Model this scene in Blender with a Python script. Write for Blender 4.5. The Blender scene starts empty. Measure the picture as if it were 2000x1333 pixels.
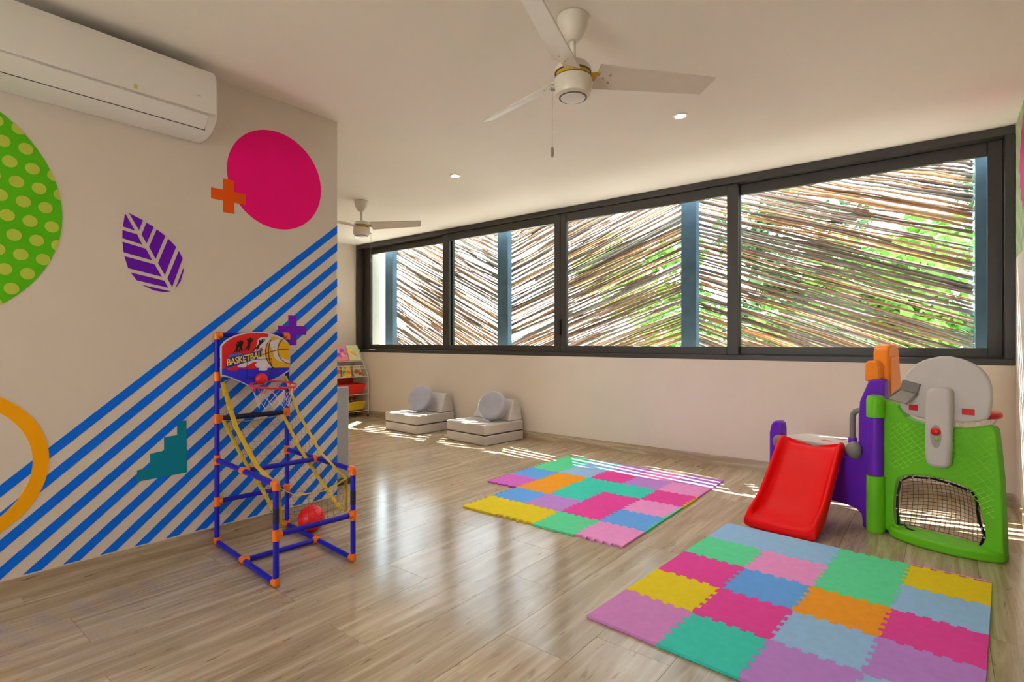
import bpy, bmesh, math, random
from mathutils import Vector, Matrix
random.seed(7)
PI = math.pi
scene = bpy.context.scene
C = scene.collection

# ------------------------------------------------------------------ camera
H_CAM = 1.15
YAW = math.atan(842 / 1055.0)
cam_data = bpy.data.cameras.new('camera')
cam_data.sensor_width = 36.0
cam_data.lens = 1055.0 / 2000.0 * 36.0
cam_data.clip_start = 0.05
cam = bpy.data.objects.new('camera', cam_data)
cam.location = (0, 0, H_CAM)
cam.rotation_euler = (PI / 2, 0, YAW)
C.objects.link(cam)
scene.camera = cam

# ------------------------------------------------------------------ sky, sun, exposure
SKY_COL = (0.74, 0.87, 1.0)
SKY_STRENGTH = 6.6
SUN_STRENGTH = 44.0
LAMP_W = 36.0
world = bpy.data.worlds.new('sky')
scene.world = world
world.use_nodes = True
bg = world.node_tree.nodes['Background']
bg.inputs['Color'].default_value = (*SKY_COL, 1)
bg.inputs['Strength'].default_value = SKY_STRENGTH
sun_data = bpy.data.lights.new('sun', 'SUN')
sun_data.energy = SUN_STRENGTH
sun_data.color = (1.0, 0.97, 0.93)
sun_data.angle = math.radians(0.3)
sun = bpy.data.objects.new('sun', sun_data)
sun.rotation_euler = Vector((0.30, -0.43, -1.0)).to_track_quat('-Z', 'Y').to_euler()
sun.location = (-3, 9, 8)
C.objects.link(sun)
vs = scene.view_settings
vs.view_transform = 'Standard'
vs.look = 'None'
vs.gamma = 1.0
vs.use_curve_mapping = False
vs.exposure = 0.58
scene.cycles.use_denoising = True
scene.cycles.max_bounces = 6
scene.cycles.adaptive_threshold = 0.06
scene.cycles.diffuse_bounces = 4
scene.cycles.transparent_max_bounces = 12
scene.cycles.caustics_reflective = False
scene.cycles.caustics_refractive = False
scene.cycles.sample_clamp_indirect = 6.0

# ------------------------------------------------------------------ materials
def lin(h):
    h = h.lstrip('#')
    out = []
    for i in (0, 2, 4):
        c = int(h[i:i + 2], 16) / 255.0
        out.append(c / 12.92 if c <= 0.04045 else ((c + 0.055) / 1.055) ** 2.4)
    return tuple(out)

MATS = {}
def mat(name, col, rough=0.5, var=0.05, scale=18.0, bump=0.0, bscale=200.0, metal=0.0, spec=0.5, sheen=0.0, coat=0.0):
    if name in MATS:
        return MATS[name]
    m = bpy.data.materials.new(name)
    m.use_nodes = True
    nt = m.node_tree
    p = nt.nodes['Principled BSDF']
    c = lin(col) if isinstance(col, str) else col
    tc = nt.nodes.new('ShaderNodeTexCoord')
    nz = nt.nodes.new('ShaderNodeTexNoise')
    nz.inputs['Scale'].default_value = scale
    nz.inputs['Detail'].default_value = 4
    nt.links.new(tc.outputs['Object'], nz.inputs['Vector'])
    rp = nt.nodes.new('ShaderNodeValToRGB')
    rp.color_ramp.elements[0].position = 0.3
    rp.color_ramp.elements[1].position = 0.7
    rp.color_ramp.elements[0].color = (*[x * (1 - var) for x in c], 1)
    rp.color_ramp.elements[1].color = (*[min(1, x * (1 + var)) for x in c], 1)
    nt.links.new(nz.outputs['Fac'], rp.inputs['Fac'])
    nt.links.new(rp.outputs['Color'], p.inputs['Base Color'])
    p.inputs['Roughness'].default_value = rough
    p.inputs['Metallic'].default_value = metal
    p.inputs['Specular IOR Level'].default_value = spec
    p.inputs['Sheen Weight'].default_value = sheen
    p.inputs['Coat Weight'].default_value = coat
    if bump > 0:
        n2 = nt.nodes.new('ShaderNodeTexNoise')
        n2.inputs['Scale'].default_value = bscale
        n2.inputs['Detail'].default_value = 3
        nt.links.new(tc.outputs['Object'], n2.inputs['Vector'])
        b = nt.nodes.new('ShaderNodeBump')
        b.inputs['Strength'].default_value = bump
        b.inputs['Distance'].default_value = 0.002
        nt.links.new(n2.outputs['Fac'], b.inputs['Height'])
        nt.links.new(b.outputs['Normal'], p.inputs['Normal'])
    MATS[name] = m
    return m

def emit_mat(name, col, strength):
    m = bpy.data.materials.new(name)
    m.use_nodes = True
    nt = m.node_tree
    nt.nodes.clear()
    e = nt.nodes.new('ShaderNodeEmission')
    e.inputs['Color'].default_value = (*col, 1)
    e.inputs['Strength'].default_value = strength
    o = nt.nodes.new('ShaderNodeOutputMaterial')
    nt.links.new(e.outputs[0], o.inputs['Surface'])
    return m

def glass_mat():
    m = bpy.data.materials.new('window_glass')
    m.use_nodes = True
    nt = m.node_tree
    nt.nodes.clear()
    tr = nt.nodes.new('ShaderNodeBsdfTransparent')
    tr.inputs['Color'].default_value = (0.93, 0.97, 0.96, 1)
    gl = nt.nodes.new('ShaderNodeBsdfGlossy')
    gl.inputs['Roughness'].default_value = 0.02
    lw = nt.nodes.new('ShaderNodeLayerWeight')
    lw.inputs['Blend'].default_value = 0.5
    pw_ = nt.nodes.new('ShaderNodeMath'); pw_.operation = 'POWER'; pw_.inputs[1].default_value = 4.0
    nt.links.new(lw.outputs['Facing'], pw_.inputs[0])
    fr = nt.nodes.new('ShaderNodeMath'); fr.operation = 'MULTIPLY_ADD'; fr.inputs[1].default_value = 0.5; fr.inputs[2].default_value = 0.004
    nt.links.new(pw_.outputs[0], fr.inputs[0])
    mx = nt.nodes.new('ShaderNodeMixShader')
    o = nt.nodes.new('ShaderNodeOutputMaterial')
    nt.links.new(fr.outputs[0], mx.inputs[0])
    nt.links.new(tr.outputs[0], mx.inputs[1])
    nt.links.new(gl.outputs[0], mx.inputs[2])
    nt.links.new(mx.outputs[0], o.inputs['Surface'])
    return m

def stone_mat(name, rough=0.16, along_x=False):
    """polished vein-cut travertine, veins along local Y, every plank with its own tone"""
    m = bpy.data.materials.new(name)
    m.use_nodes = True
    nt = m.node_tree
    L = nt.links
    p = nt.nodes['Principled BSDF']
    tc = nt.nodes.new('ShaderNodeTexCoord')
    oi = nt.nodes.new('ShaderNodeObjectInfo')
    add = nt.nodes.new('ShaderNodeVectorMath'); add.operation = 'MULTIPLY_ADD'
    add.inputs[1].default_value = (1, 1, 1)
    cmb = nt.nodes.new('ShaderNodeCombineXYZ')
    mul = nt.nodes.new('ShaderNodeMath'); mul.operation = 'MULTIPLY'; mul.inputs[1].default_value = 37.0
    L.new(oi.outputs['Random'], mul.inputs[0])
    L.new(mul.outputs[0], cmb.inputs[0]); L.new(mul.outputs[0], cmb.inputs[1]); L.new(mul.outputs[0], cmb.inputs[2])
    L.new(tc.outputs['Object'], add.inputs[0]); L.new(cmb.outputs[0], add.inputs[2])
    mp = nt.nodes.new('ShaderNodeMapping')
    mp.inputs['Scale'].default_value = (1.25, 20.0, 20.0) if along_x else (20.0, 1.25, 20.0)
    L.new(add.outputs[0], mp.inputs['Vector'])
    n1 = nt.nodes.new('ShaderNodeTexNoise'); n1.inputs['Scale'].default_value = 1.0; n1.inputs['Detail'].default_value = 8
    n1.inputs['Roughness'].default_value = 0.65; n1.inputs['Distortion'].default_value = 0.6
    L.new(mp.outputs[0], n1.inputs['Vector'])
    r1 = nt.nodes.new('ShaderNodeValToRGB')
    cr = r1.color_ramp
    cr.elements[0].position = 0.28; cr.elements[0].color = (*lin('#9a8466'), 1)
    cr.elements[1].position = 0.72; cr.elements[1].color = (*lin('#cebfa8'), 1)
    e = cr.elements.new(0.45); e.color = (*lin('#ac977a'), 1)
    e = cr.elements.new(0.58); e.color = (*lin('#bfac92'), 1)
    L.new(n1.outputs['Fac'], r1.inputs['Fac'])
    # thin dark pores
    mp2 = nt.nodes.new('ShaderNodeMapping'); mp2.inputs['Scale'].default_value = (9, 60, 60) if along_x else (60, 9, 60)
    L.new(add.outputs[0], mp2.inputs['Vector'])
    n2 = nt.nodes.new('ShaderNodeTexNoise'); n2.inputs['Scale'].default_value = 1.0; n2.inputs['Detail'].default_value = 3
    L.new(mp2.outputs[0], n2.inputs['Vector'])
    r2 = nt.nodes.new('ShaderNodeValToRGB')
    r2.color_ramp.elements[0].position = 0.27; r2.color_ramp.elements[0].color = (0.55, 0.5, 0.45, 1)
    r2.color_ramp.elements[1].position = 0.36; r2.color_ramp.elements[1].color = (1, 1, 1, 1)
    L.new(n2.outputs['Fac'], r2.inputs['Fac'])
    mx = nt.nodes.new('ShaderNodeMix'); mx.data_type = 'RGBA'; mx.blend_type = 'MULTIPLY'; mx.inputs[0].default_value = 1.0
    L.new(r1.outputs['Color'], mx.inputs[6]); L.new(r2.outputs['Color'], mx.inputs[7])
    hs = nt.nodes.new('ShaderNodeHueSaturation')
    mr = nt.nodes.new('ShaderNodeMapRange'); mr.inputs[3].default_value = 0.90; mr.inputs[4].default_value = 1.08
    L.new(oi.outputs['Random'], mr.inputs[0]); L.new(mr.outputs[0], hs.inputs['Value'])
    L.new(mx.outputs[2], hs.inputs['Color'])
    L.new(hs.outputs[0], p.inputs['Base Color'])
    p.inputs['Roughness'].default_value = rough
    p.inputs['Specular IOR Level'].default_value = 1.0
    rr = nt.nodes.new('ShaderNodeMapRange'); rr.inputs[3].default_value = rough * 0.7; rr.inputs[4].default_value = rough * 1.4
    L.new(n1.outputs['Fac'], rr.inputs[0]); L.new(rr.outputs[0], p.inputs['Roughness'])
    return m

WALL = mat('wall_paint', '#dccfc1', 0.75, 0.015, 3.0, 0.15, 120)
CEIL = mat('ceiling_paint', '#f2e9dc', 0.8, 0.012, 2.0)
STONE = stone_mat('travertine')
STONE_X = stone_mat('travertine_skirting', 0.25, True)
GROUT = mat('grout', '#7d6c55', 0.8)
FRAME = mat('anthracite_aluminium', '#3a3733', 0.45, 0.08, 60)
TRACK = mat('black_track', '#191817', 0.5)
GLASS = glass_mat()
WHITE_PL = mat('white_plastic', '#e4ddcf', 0.3, 0.02)
FANWHITE = mat('fan_white', '#ddd3c3', 0.4, 0.02)

# ------------------------------------------------------------------ mesh helpers
def finish(name, bm, m, parent=None, smooth=35, bevel=0.0, segs=2, subsurf=0, loc=None, rot=None):
    bmesh.ops.recalc_face_normals(bm, faces=bm.faces)
    me = bpy.data.meshes.new(name)
    bm.to_mesh(me); bm.free()
    return mesh_obj(name, me, m, parent, smooth, bevel, segs, subsurf, loc, rot)

def mesh_obj(name, me, m, parent=None, smooth=35, bevel=0.0, segs=2, subsurf=0, loc=None, rot=None):
    if m is not None and len(me.materials) == 0:
        me.materials.append(m)
    if smooth:
        me.polygons.foreach_set('use_smooth', [True] * len(me.polygons))
        me.set_sharp_from_angle(angle=math.radians(smooth))
    o = bpy.data.objects.new(name, me)
    C.objects.link(o)
    if parent is not None:
        o.parent = parent
    if loc is not None: o.location = loc
    if rot is not None: o.rotation_euler = rot
    if bevel > 0:
        b = o.modifiers.new('bevel', 'BEVEL'); b.width = bevel; b.segments = segs
        b.limit_method = 'ANGLE'; b.angle_limit = math.radians(40)
        b.harden_normals = False
    if subsurf:
        s = o.modifiers.new('subsurf', 'SUBSURF'); s.levels = subsurf; s.render_levels = subsurf
    return o

def thing(name, label, cat, loc=(0, 0, 0), rz=0.0, group=None):
    o = bpy.data.objects.new(name, None)
    o.empty_display_size = 0.1
    C.objects.link(o)
    o.location = loc; o.rotation_euler = (0, 0, rz)
    o['label'] = label; o['category'] = cat
    if group: o['group'] = group
    return o

def tag(o, label, cat, group=None):
    o['label'] = label; o['category'] = cat
    if group: o['group'] = group
    return o

def struct(o, label=None):
    o['kind'] = 'structure'
    if label: o['label'] = label
    return o

def box(bm, x0, x1, y0, y1, z0, z1):
    v = [bm.verts.new(p) for p in ((x0, y0, z0), (x1, y0, z0), (x1, y1, z0), (x0, y1, z0),
                                   (x0, y0, z1), (x1, y0, z1), (x1, y1, z1), (x0, y1, z1))]
    for f in ((0, 3, 2, 1), (4, 5, 6, 7), (0, 1, 5, 4), (1, 2, 6, 5), (2, 3, 7, 6), (3, 0, 4, 7)):
        bm.faces.new([v[i] for i in f])
    return v

def boxobj(name, b, m, parent=None, bevel=0.0, segs=2, **k):
    bm = bmesh.new(); box(bm, *b)
    return finish(name, bm, m, parent, bevel=bevel, segs=segs, **k)

def frame_from(d):
    d = d.normalized()
    up = Vector((0, 0, 1)) if abs(d.z) < 0.95 else Vector((1, 0, 0))
    a = d.cross(up).normalized(); b = a.cross(d).normalized()
    return a, b

def tube(bm, pts, r, n=10, closed=False, flat=1.0, caps=True):
    pts = [Vector(p) for p in pts]
    k = len(pts)
    rs = r if isinstance(r, (list, tuple)) else [r] * k
    rings = []
    a = None
    for i, p in enumerate(pts):
        if closed:
            d = pts[(i + 1) % k] - pts[i - 1]
        else:
            d = pts[min(i + 1, k - 1)] - pts[max(i - 1, 0)]
        d.normalize()
        if a is None:
            a, b = frame_from(d)
        else:
            a = (a - d * a.dot(d)).normalized(); b = a.cross(d).normalized()
        rings.append([bm.verts.new(p + a * math.cos(2 * PI * j / n) * rs[i] + b * math.sin(2 * PI * j / n) * rs[i] * flat) for j in range(n)])
    rng = range(k) if closed else range(k - 1)
    for i in rng:
        A, B = rings[i], rings[(i + 1) % k]
        for j in range(n):
            bm.faces.new((A[j], A[(j + 1) % n], B[(j + 1) % n], B[j]))
    if caps and not closed:
        bm.faces.new(rings[0][::-1]); bm.faces.new(rings[-1])

def tubeobj(name, pts, r, m, parent=None, n=10, **k):
    bm = bmesh.new()
    tube(bm, pts, r, n, k.pop('closed', False), k.pop('flat', 1.0))
    return finish(name, bm, m, parent, **k)

def lathe(bm, prof, n=32, c=(0, 0, 0), M=None):
    rings = []
    for r, z in prof:
        ring = []
        for j in range(n if r > 1e-6 else 1):
            v = Vector((r * math.cos(2 * PI * j / n), r * math.sin(2 * PI * j / n), z))
            if M is not None: v = M @ v
            ring.append(bm.verts.new(v + Vector(c)))
        rings.append(ring)
    for A, B in zip(rings, rings[1:]):
        for j in range(n):
            if len(A) == 1 and len(B) == 1: continue
            if len(A) == 1: bm.faces.new((A[0], B[j], B[(j + 1) % n]))
            elif len(B) == 1: bm.faces.new((A[j], A[(j + 1) % n], B[0]))
            else: bm.faces.new((A[j], A[(j + 1) % n], B[(j + 1) % n], B[j]))

def latheobj(name, prof, m, parent=None, n=32, c=(0, 0, 0), M=None, **k):
    bm = bmesh.new(); lathe(bm, prof, n, c, M)
    return finish(name, bm, m, parent, **k)

def prism(bm, poly, fmap, d0, d1, holes=()):
    """extrude polygon (a,b) between depths d0 and d1; fmap(a,b,d) -> xyz"""
    if not holes:
        A = [bm.verts.new(fmap(a, b, d0)) for a, b in poly]
        B = [bm.verts.new(fmap(a, b, d1)) for a, b in poly]
        bm.faces.new(A[::-1]); bm.faces.new(B)
        n = len(poly)
        for i in range(n):
            bm.faces.new((A[i], A[(i + 1) % n], B[(i + 1) % n], B[i]))
        return
    loops = [poly] + list(holes)
    edges = []
    allA = []
    for lp in loops:
        vs_ = [bm.verts.new(fmap(a, b, d0)) for a, b in lp]
        allA.append(vs_)
        for i in range(len(vs_)):
            edges.append(bm.edges.new((vs_[i], vs_[(i + 1) % len(vs_)])))
    res = bmesh.ops.triangle_fill(bm, use_beauty=True, use_dissolve=False, edges=edges)
    faces = [g for g in res['geom'] if isinstance(g, bmesh.types.BMFace)]
    vm = {}
    for lp, vs_ in zip(loops, allA):
        for (a, b), v in zip(lp, vs_):
            vm[v] = bm.verts.new(fmap(a, b, d1))
    for f in faces:
        bm.faces.new([vm[v] for v in f.verts][::-1])
    for vs_ in allA:
        n = len(vs_)
        for i in range(n):
            bm.faces.new((vs_[i], vs_[(i + 1) % n], vm[vs_[(i + 1) % n]], vm[vs_[i]]))

def prismobj(name, poly, fmap, d0, d1, m, parent=None, holes=(), **k):
    bm = bmesh.new(); prism(bm, poly, fmap, d0, d1, holes)
    return finish(name, bm, m, parent, **k)

def smooth_poly(poly, it=2):
    for _ in range(it):
        out = []
        n = len(poly)
        for i in range(n):
            (a, b), (c, d) = poly[i], poly[(i + 1) % n]
            out.append((a * .75 + c * .25, b * .75 + d * .25)); out.append((a * .25 + c * .75, b * .25 + d * .75))
        poly = out
    return poly

XZ = lambda a, b, d: (a, d, b)        # polygon in x,z, depth along y
XY = lambda a, b, d: (a, b, d)        # polygon in x,y, depth along z
YZ = lambda a, b, d: (d, a, b)        # polygon in y,z, depth along x

# ------------------------------------------------------------------ room dimensions
XR, XL, XF = 0.392, -3.24, -7.2      # right wall, left mural wall, far wall of the alcove
YW, YE, YB = 5.1, 2.142, -4.2        # window wall, end of the mural wall, wall behind the camera
ZC = 2.65
SILL = 0.978

# floor slab, planks as its children
bm = bmesh.new()
box(bm, XF - .2, XR + .2, YE - .15, YW + .2, -0.16, -0.012)
box(bm, XL - .15, XR + .2, YB - .2, YE - .15, -0.16, -0.012)
floor = struct(finish('floor', bm, GROUT, smooth=0), 'polished beige travertine plank floor')
PW, PL = 0.2975, 1.2
plank_meshes = {}
def plank(x0, x1, y0, y1):
    key = (round(x1 - x0, 3), round(y1 - y0, 3))
    if key not in plank_meshes:
        w, l = (x1 - x0) / 2 - .0007, (y1 - y0) / 2 - .0007
        b = bmesh.new(); box(b, -w, w, -l, l, -0.012, 0.0)
        me = bpy.data.meshes.new('plank'); bmesh.ops.recalc_face_normals(b, faces=b.faces)
        b.to_mesh(me); b.free(); me.materials.append(STONE)
        plank_meshes[key] = me
    o = bpy.data.objects.new('plank', plank_meshes[key])
    C.objects.link(o); o.parent = floor
    o.location = ((x0 + x1) / 2, (y0 + y1) / 2, 0)
def cols():
    x = -1.945
    while x < XR: x += PW
    x -= PW
    while x + PW > XF:
        yield max(x, XF), min(x + PW, XR)
        x -= PW
PHASE = {}
for x0, x1 in cols():
    mid = (x0 + x1) / 2
    ph = {0: 0.58, 1: 0.05, 2: 0.88}.get(round((mid + 2.09) / PW), None)
    if ph is None: ph = random.uniform(0, 1.2)
    ylo = YB if mid > XL - .05 else YE - .001
    y = ph - 1.2 * 5
    while y < YW:
        a, b = max(y, ylo), min(y + PL, YW)
        if b - a > 0.02: plank(x0, x1, a, b)
        y += PL

# walls
def wallbox(name, b, label=None, m=WALL):
    return struct(boxobj(name, b, m, smooth=0), label)
wall_window = wallbox('wall_window', (XF - .2, XR + .2, YW, YW + .2, -0.012, SILL), 'cream wall below the long window')
wall_right = wallbox('wall_right', (XR, XR + .2, YB - .2, YW, -0.012, ZC), 'cream wall with green stripes on the right')
wall_left = wallbox('wall_left', (XL - .15, XL, YB, YE, -0.012, ZC), 'cream wall with painted shapes and blue stripes')
wall_alcove = wallbox('wall_alcove', (XF, XL - .15, YE - .15, YE, -0.012, ZC), 'plain cream wall closing the alcove')
wall_far = wallbox('wall_far', (XF - .2, XF, YE - .15, YW, -0.012, ZC), 'plain cream wall at the far end')
bm = bmesh.new()                      # unseen wall with an opening added to let in fill daylight
box(bm, XL - .15, -2.95, YB - .2, YB, -0.012, ZC)
box(bm, -1.30, XR, YB - .2, YB, -0.012, ZC)
box(bm, -2.95, -1.30, YB - .2, YB, 2.3, ZC)
struct(finish('wall_back', bm, WALL, smooth=0), 'cream wall with an added daylight opening behind the viewer')
ceiling = wallbox('ceiling', (XF - .2, XR + .2, YB - .2, YW + .25, ZC, ZC + .16), 'plain cream ceiling', CEIL)

# baseboards
BB = 0.09
struct(boxobj('baseboard_window', (XF + .012, XR - .012, YW - .012, YW, 0, BB), STONE_X, smooth=0))
struct(boxobj('baseboard_left', (XL, XL + .012, YB, YE, 0, BB), STONE, smooth=0))
struct(boxobj('baseboard_right', (XR - .012, XR, YB, YW - .012, 0, BB), STONE, smooth=0))
struct(boxobj('baseboard_far', (XF, XF + .012, YE, YW - .012, 0, BB), STONE, smooth=0))
struct(boxobj('baseboard_alcove', (XF + .012, XL, YE, YE + .012, 0, BB), STONE_X, smooth=0))

# ------------------------------------------------------------------ murals on the left wall (y,z on the plane)
PAINT = dict(blue='#0a70ee', pink='#ff0c80', orange='#ee5a0c', purple='#7a24c8', teal='#0e86a0', green='#5cc012',
             lime='#bfd04a', yellow='#fcac04', leaf='#6c14b4')
def paint(n): return mat('paint_' + n, PAINT[n], 0.6, 0.03, 6, spec=0.15)
def mural(name, poly, col, lift, label=None, parent=wall_left, x=XL, sgn=1, hole=()):
    o = prismobj(name, poly, YZ, x, x + sgn * lift, paint(col), parent, holes=hole, smooth=0)
    if label: o['label'] = label
    return o
def circ(cy, cz, r, n=64): return [(cy + r * math.cos(2 * PI * i / n), cz + r * math.sin(2 * PI * i / n)) for i in range(n)]
def clip_half(poly, keep):   # keep: function(point)->signed value, >=0 kept
    out = []
    for i in range(len(poly)):
        p, q = poly[i], poly[(i + 1) % len(poly)]
        a, b = keep(p), keep(q)
        if a >= 0: out.append(p)
        if (a >= 0) != (b >= 0):
            t = a / (a - b); out.append((p[0] + (q[0] - p[0]) * t, p[1] + (q[1] - p[1]) * t))
    return out
for k in range(17):
    z2 = 1.940 - 0.1205 * k; sl = 0.843; th = 0.054; y0 = -1.6
    poly = [(y0, z2 - th - sl * (YE - y0)), (YE, z2 - th), (YE, z2), (y0, z2 - sl * (YE - y0))]
    poly = clip_half(poly, lambda p: p[1] - 0.096)
    if len(poly) >= 3: mural('blue_stripe', poly, 'blue', 0.0012)
mural('pink_disc', circ(1.716, 2.15, 0.302), 'pink', 0.0018, 'bright pink painted disc')
GC = (0.137, 1.733); GR = 0.53
mural('green_disc', circ(*GC, GR), 'green', 0.0012, 'green painted disc with lime polka dots')
for i in range(-14, 15):
    for j in range(-9, 10):
        c = (0.529 + 0.0228 * i + 0.077 * j, 1.779 - 0.0845 * i - 0.0135 * j)
        d = math.hypot(c[0] - GC[0], c[1] - GC[1])
        if d > GR + .015 or c[0] < 0.36: continue
        poly = []
        for y, z in circ(*c, 0.026, 18):
            dd = math.hypot(y - GC[0], z - GC[1])
            if dd > GR: y, z = GC[0] + (y - GC[0]) * GR / dd, GC[1] + (z - GC[1]) * GR / dd
            poly.append((y, z))
        mural('lime_dot', poly, 'lime', 0.0018)
mural('yellow_ring', circ(0.269, 0.605, 0.350), 'yellow', 0.0019, 'yellow painted ring', hole=[circ(0.269, 0.605, 0.292)])
def cross(c, a, w):
    y, z = c
    return [(y - w, z + a), (y + w, z + a), (y + w, z + w), (y + a, z + w), (y + a, z - w), (y + w, z - w),
            (y + w, z - a), (y - w, z - a), (y - w, z - w), (y - a, z - w), (y - a, z + w), (y - w, z + w)]
mural('orange_cross', cross((1.424, 1.990), 0.097, 0.031), 'orange', 0.0026, 'orange painted plus sign')
mural('purple_cross', cross((1.817, 1.218), 0.095, 0.028), 'purple', 0.0020, 'purple painted plus sign')
mural('teal_stairs', [(1.154, .714), (1.200, .714), (1.203, .430), (.966, .426), (.968, .484), (1.026, .490), (1.026, .560),
                      (1.091, .566), (1.091, .637), (1.154, .641)], 'teal', 0.0020, 'teal painted stair shape')
LEAF = [[(.916, 1.797), (.959, 1.717), (.907, 1.729)], [(.905, 1.711), (.968, 1.699), (.991, 1.649), (.905, 1.67)],
        [(.905, 1.652), (1.007, 1.63), (1.036, 1.573), (.91, 1.599)], [(.913, 1.58), (1.047, 1.553), (1.081, 1.491), (.929, 1.521)],
        [(.94, 1.5), (1.093, 1.471), (1.111, 1.435), (.967, 1.462)], [(.988, 1.441), (1.125, 1.417), (1.09, 1.41), (1.046, 1.415)],
        [(.933, 1.802), (.994, 1.776), (.977, 1.722)], [(1.01, 1.766), (1.043, 1.749), (1.011, 1.659), (.988, 1.701)],
        [(1.057, 1.739), (1.097, 1.71), (1.052, 1.582), (1.022, 1.642)], [(1.111, 1.697), (1.149, 1.659), (1.095, 1.502), (1.063, 1.562)],
        [(1.162, 1.639), (1.181, 1.6), (1.13, 1.441), (1.107, 1.484)], [(1.186, 1.552), (1.187, 1.537), (1.171, 1.475), (1.144, 1.43)]]
for lf in LEAF: mural('leaf_segment', lf, 'leaf', 0.0015)
# right wall: green pinstripes and a pink burst
PAINT['mint'] = '#7fb45c'; PAINT['hotpink'] = '#e0318c'
for k in range(16):
    y0 = 4.2 + k * 0.075
    poly = [(y0, 2.64), (y0 + .028, 2.64), (y0 + .028 + .45, 1.72), (y0 + .45, 1.72)]
    poly = clip_half(poly, lambda p: YW - .0005 - p[0])
    if len(poly) >= 3: mural('green_pinstripe', poly, 'mint', 0.0012, None, wall_right, XR, -1)
burst = []
for i in range(36):
    r = 0.30 if i % 2 else 0.335
    burst.append((4.49 + r * math.cos(2 * PI * i / 36), 2.27 + r * math.sin(2 * PI * i / 36)))
mural('pink_burst', burst, 'hotpink', 0.0018, 'pink painted burst', wall_right, XR, -1)

# ------------------------------------------------------------------ window
win = bpy.data.objects.new('window_1', None); C.objects.link(win)
win.location = (0, 0, 0); win['kind'] = 'structure'; win['label'] = 'long dark aluminium sliding window with four panes'
WX0, WX1, WZ0, WZ1 = -7.1995, 0.3915, 0.9785, 2.6495
def bar(name, b, m=FRAME, par=win, bev=.003): return boxobj(name, b, m, par, bevel=bev, segs=1)
bar('frame_bar', (WX0, WX1, YW - .004, YW + .17, WZ0, WZ0 + .044))
bar('frame_bar', (WX0, WX1, YW - .004, YW + .17, WZ1 - .060, WZ1))
bar('frame_bar', (WX0, WX0 + .064, YW - .004, YW + .17, WZ0 + .044, WZ1 - .060))
bar('frame_bar', (WX1 - .055, WX1, YW - .004, YW + .17, WZ0 + .044, WZ1 - .060))
def sash(x0, x1, yc, sl, sr, ledge):
    z0, z1 = WZ0 + .045, WZ1 - .061
    s = bar('sash', (x0, x0 + sl, yc - .022, yc + .022, z0, z1))          # left stile carries the other members
    bar('sash_stile', (x1 - sr, x1, yc - .022, yc + .022, z0, z1), par=s)
    bar('sash_rail', (x0 + sl, x1 - sr, yc - .022, yc + .022, z0, z0 + .075), par=s)
    bar('sash_rail', (x0 + sl, x1 - sr, yc - .022, yc + .022, z1 - .095, z1), par=s)
    boxobj('pane', (x0 + sl, x1 - sr, yc - .003, yc + .003, z0 + .075, z1 - .095), GLASS, s, smooth=0)
    return s
sash(WX0 + .066, -5.17, YW + .115, .17, .10, 0)
s2 = sash(-5.29, -3.391, YW + .045, .115, .082, 0)
sash(-3.389, -1.457, YW + .045, .082, .10, 0)
sash(-1.56, WX1 - .057, YW + .115, .10, .085, 0)
boxobj('window_handle', (-3.405, -3.375, YW - .004, YW + .021, 1.22, 1.40), TRACK, win, bevel=.006)
boxobj('frame_bar', (WX0 + .051, WX1 - .051, YW + .071, YW + .088, WZ0 + .0445, WZ0 + .058), TRACK, win)

# ------------------------------------------------------------------ outside: terrace wall, posts, stick screen, ground, trees
GROUND = mat('pale_ground', '#d8d4cc', 0.9, 0.1, 2)
struct(boxobj('ground', (-30, 30, YW + .2, 40, -0.5, -0.35), GROUND, smooth=0), 'pale ground outside the window')
struct(boxobj('ground_back', (-30, 30, -30, YB - .2, -0.5, -0.012), GROUND, smooth=0), 'pale unseen ground outside the added opening behind the viewer')
struct(boxobj('wall_outside', (XF - .2, XF + .01, YW + .2, 5.545, -.35, ZC), mat('outside_cream', '#9a9684', 0.8), smooth=0), 'cream garden wall beside the window')
struct(boxobj('wall_outside_right', (XR + .012, XR + .2, YW + .2, 5.9, -.35, ZC), mat('outside_cream', '#9a9684', 0.8), smooth=0), 'cream garden wall beyond the last post')
POST = mat('weathered_post', '#4d6678', 0.8, 0.15, 9, 0.3, 60)
STICKS = [mat('stick_brown', '#b08c74', 0.85, 0.25, 14, 0.4, 90), mat('stick_grey', '#aca096', 0.85, 0.25, 14, 0.4, 90),
          mat('stick_tan', '#c89c74', 0.85, 0.25, 14, 0.4, 90), mat('stick_dark', '#8c7464', 0.85, 0.2, 14, 0.4, 90)]
stick_meshes = []
for v in range(16):
    bm = bmesh.new()
    L = 1.0; n = 11
    ph = random.uniform(0, 6); ph2 = random.uniform(0, 6); w = random.uniform(.004, .011)
    pts = [(-.5 + i / (n - 1), .004 * math.sin(ph2 + i * .9), w * math.sin(ph + i * .75) + .5 * w * math.sin(ph2 + i * 1.7)) for i in range(n)]
    r0 = random.uniform(.0105, .0160)
    rs = [r0 * (1.05 - .35 * i / (n - 1)) * random.uniform(.9, 1.1) for i in range(n)]
    tube(bm, pts, rs, 6)
    bmesh.ops.recalc_face_normals(bm, faces=bm.faces)
    me = bpy.data.meshes.new('stick'); bm.to_mesh(me); bm.free()
    me.polygons.foreach_set('use_smooth', [True] * len(me.polygons))
    me.materials.append(STICKS[v % 4]); stick_meshes.append(me)
POSTS = [(-7.055, -6.86), (-4.68, -4.50), (-2.155, -1.995), (0.195, 0.37)]
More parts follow.
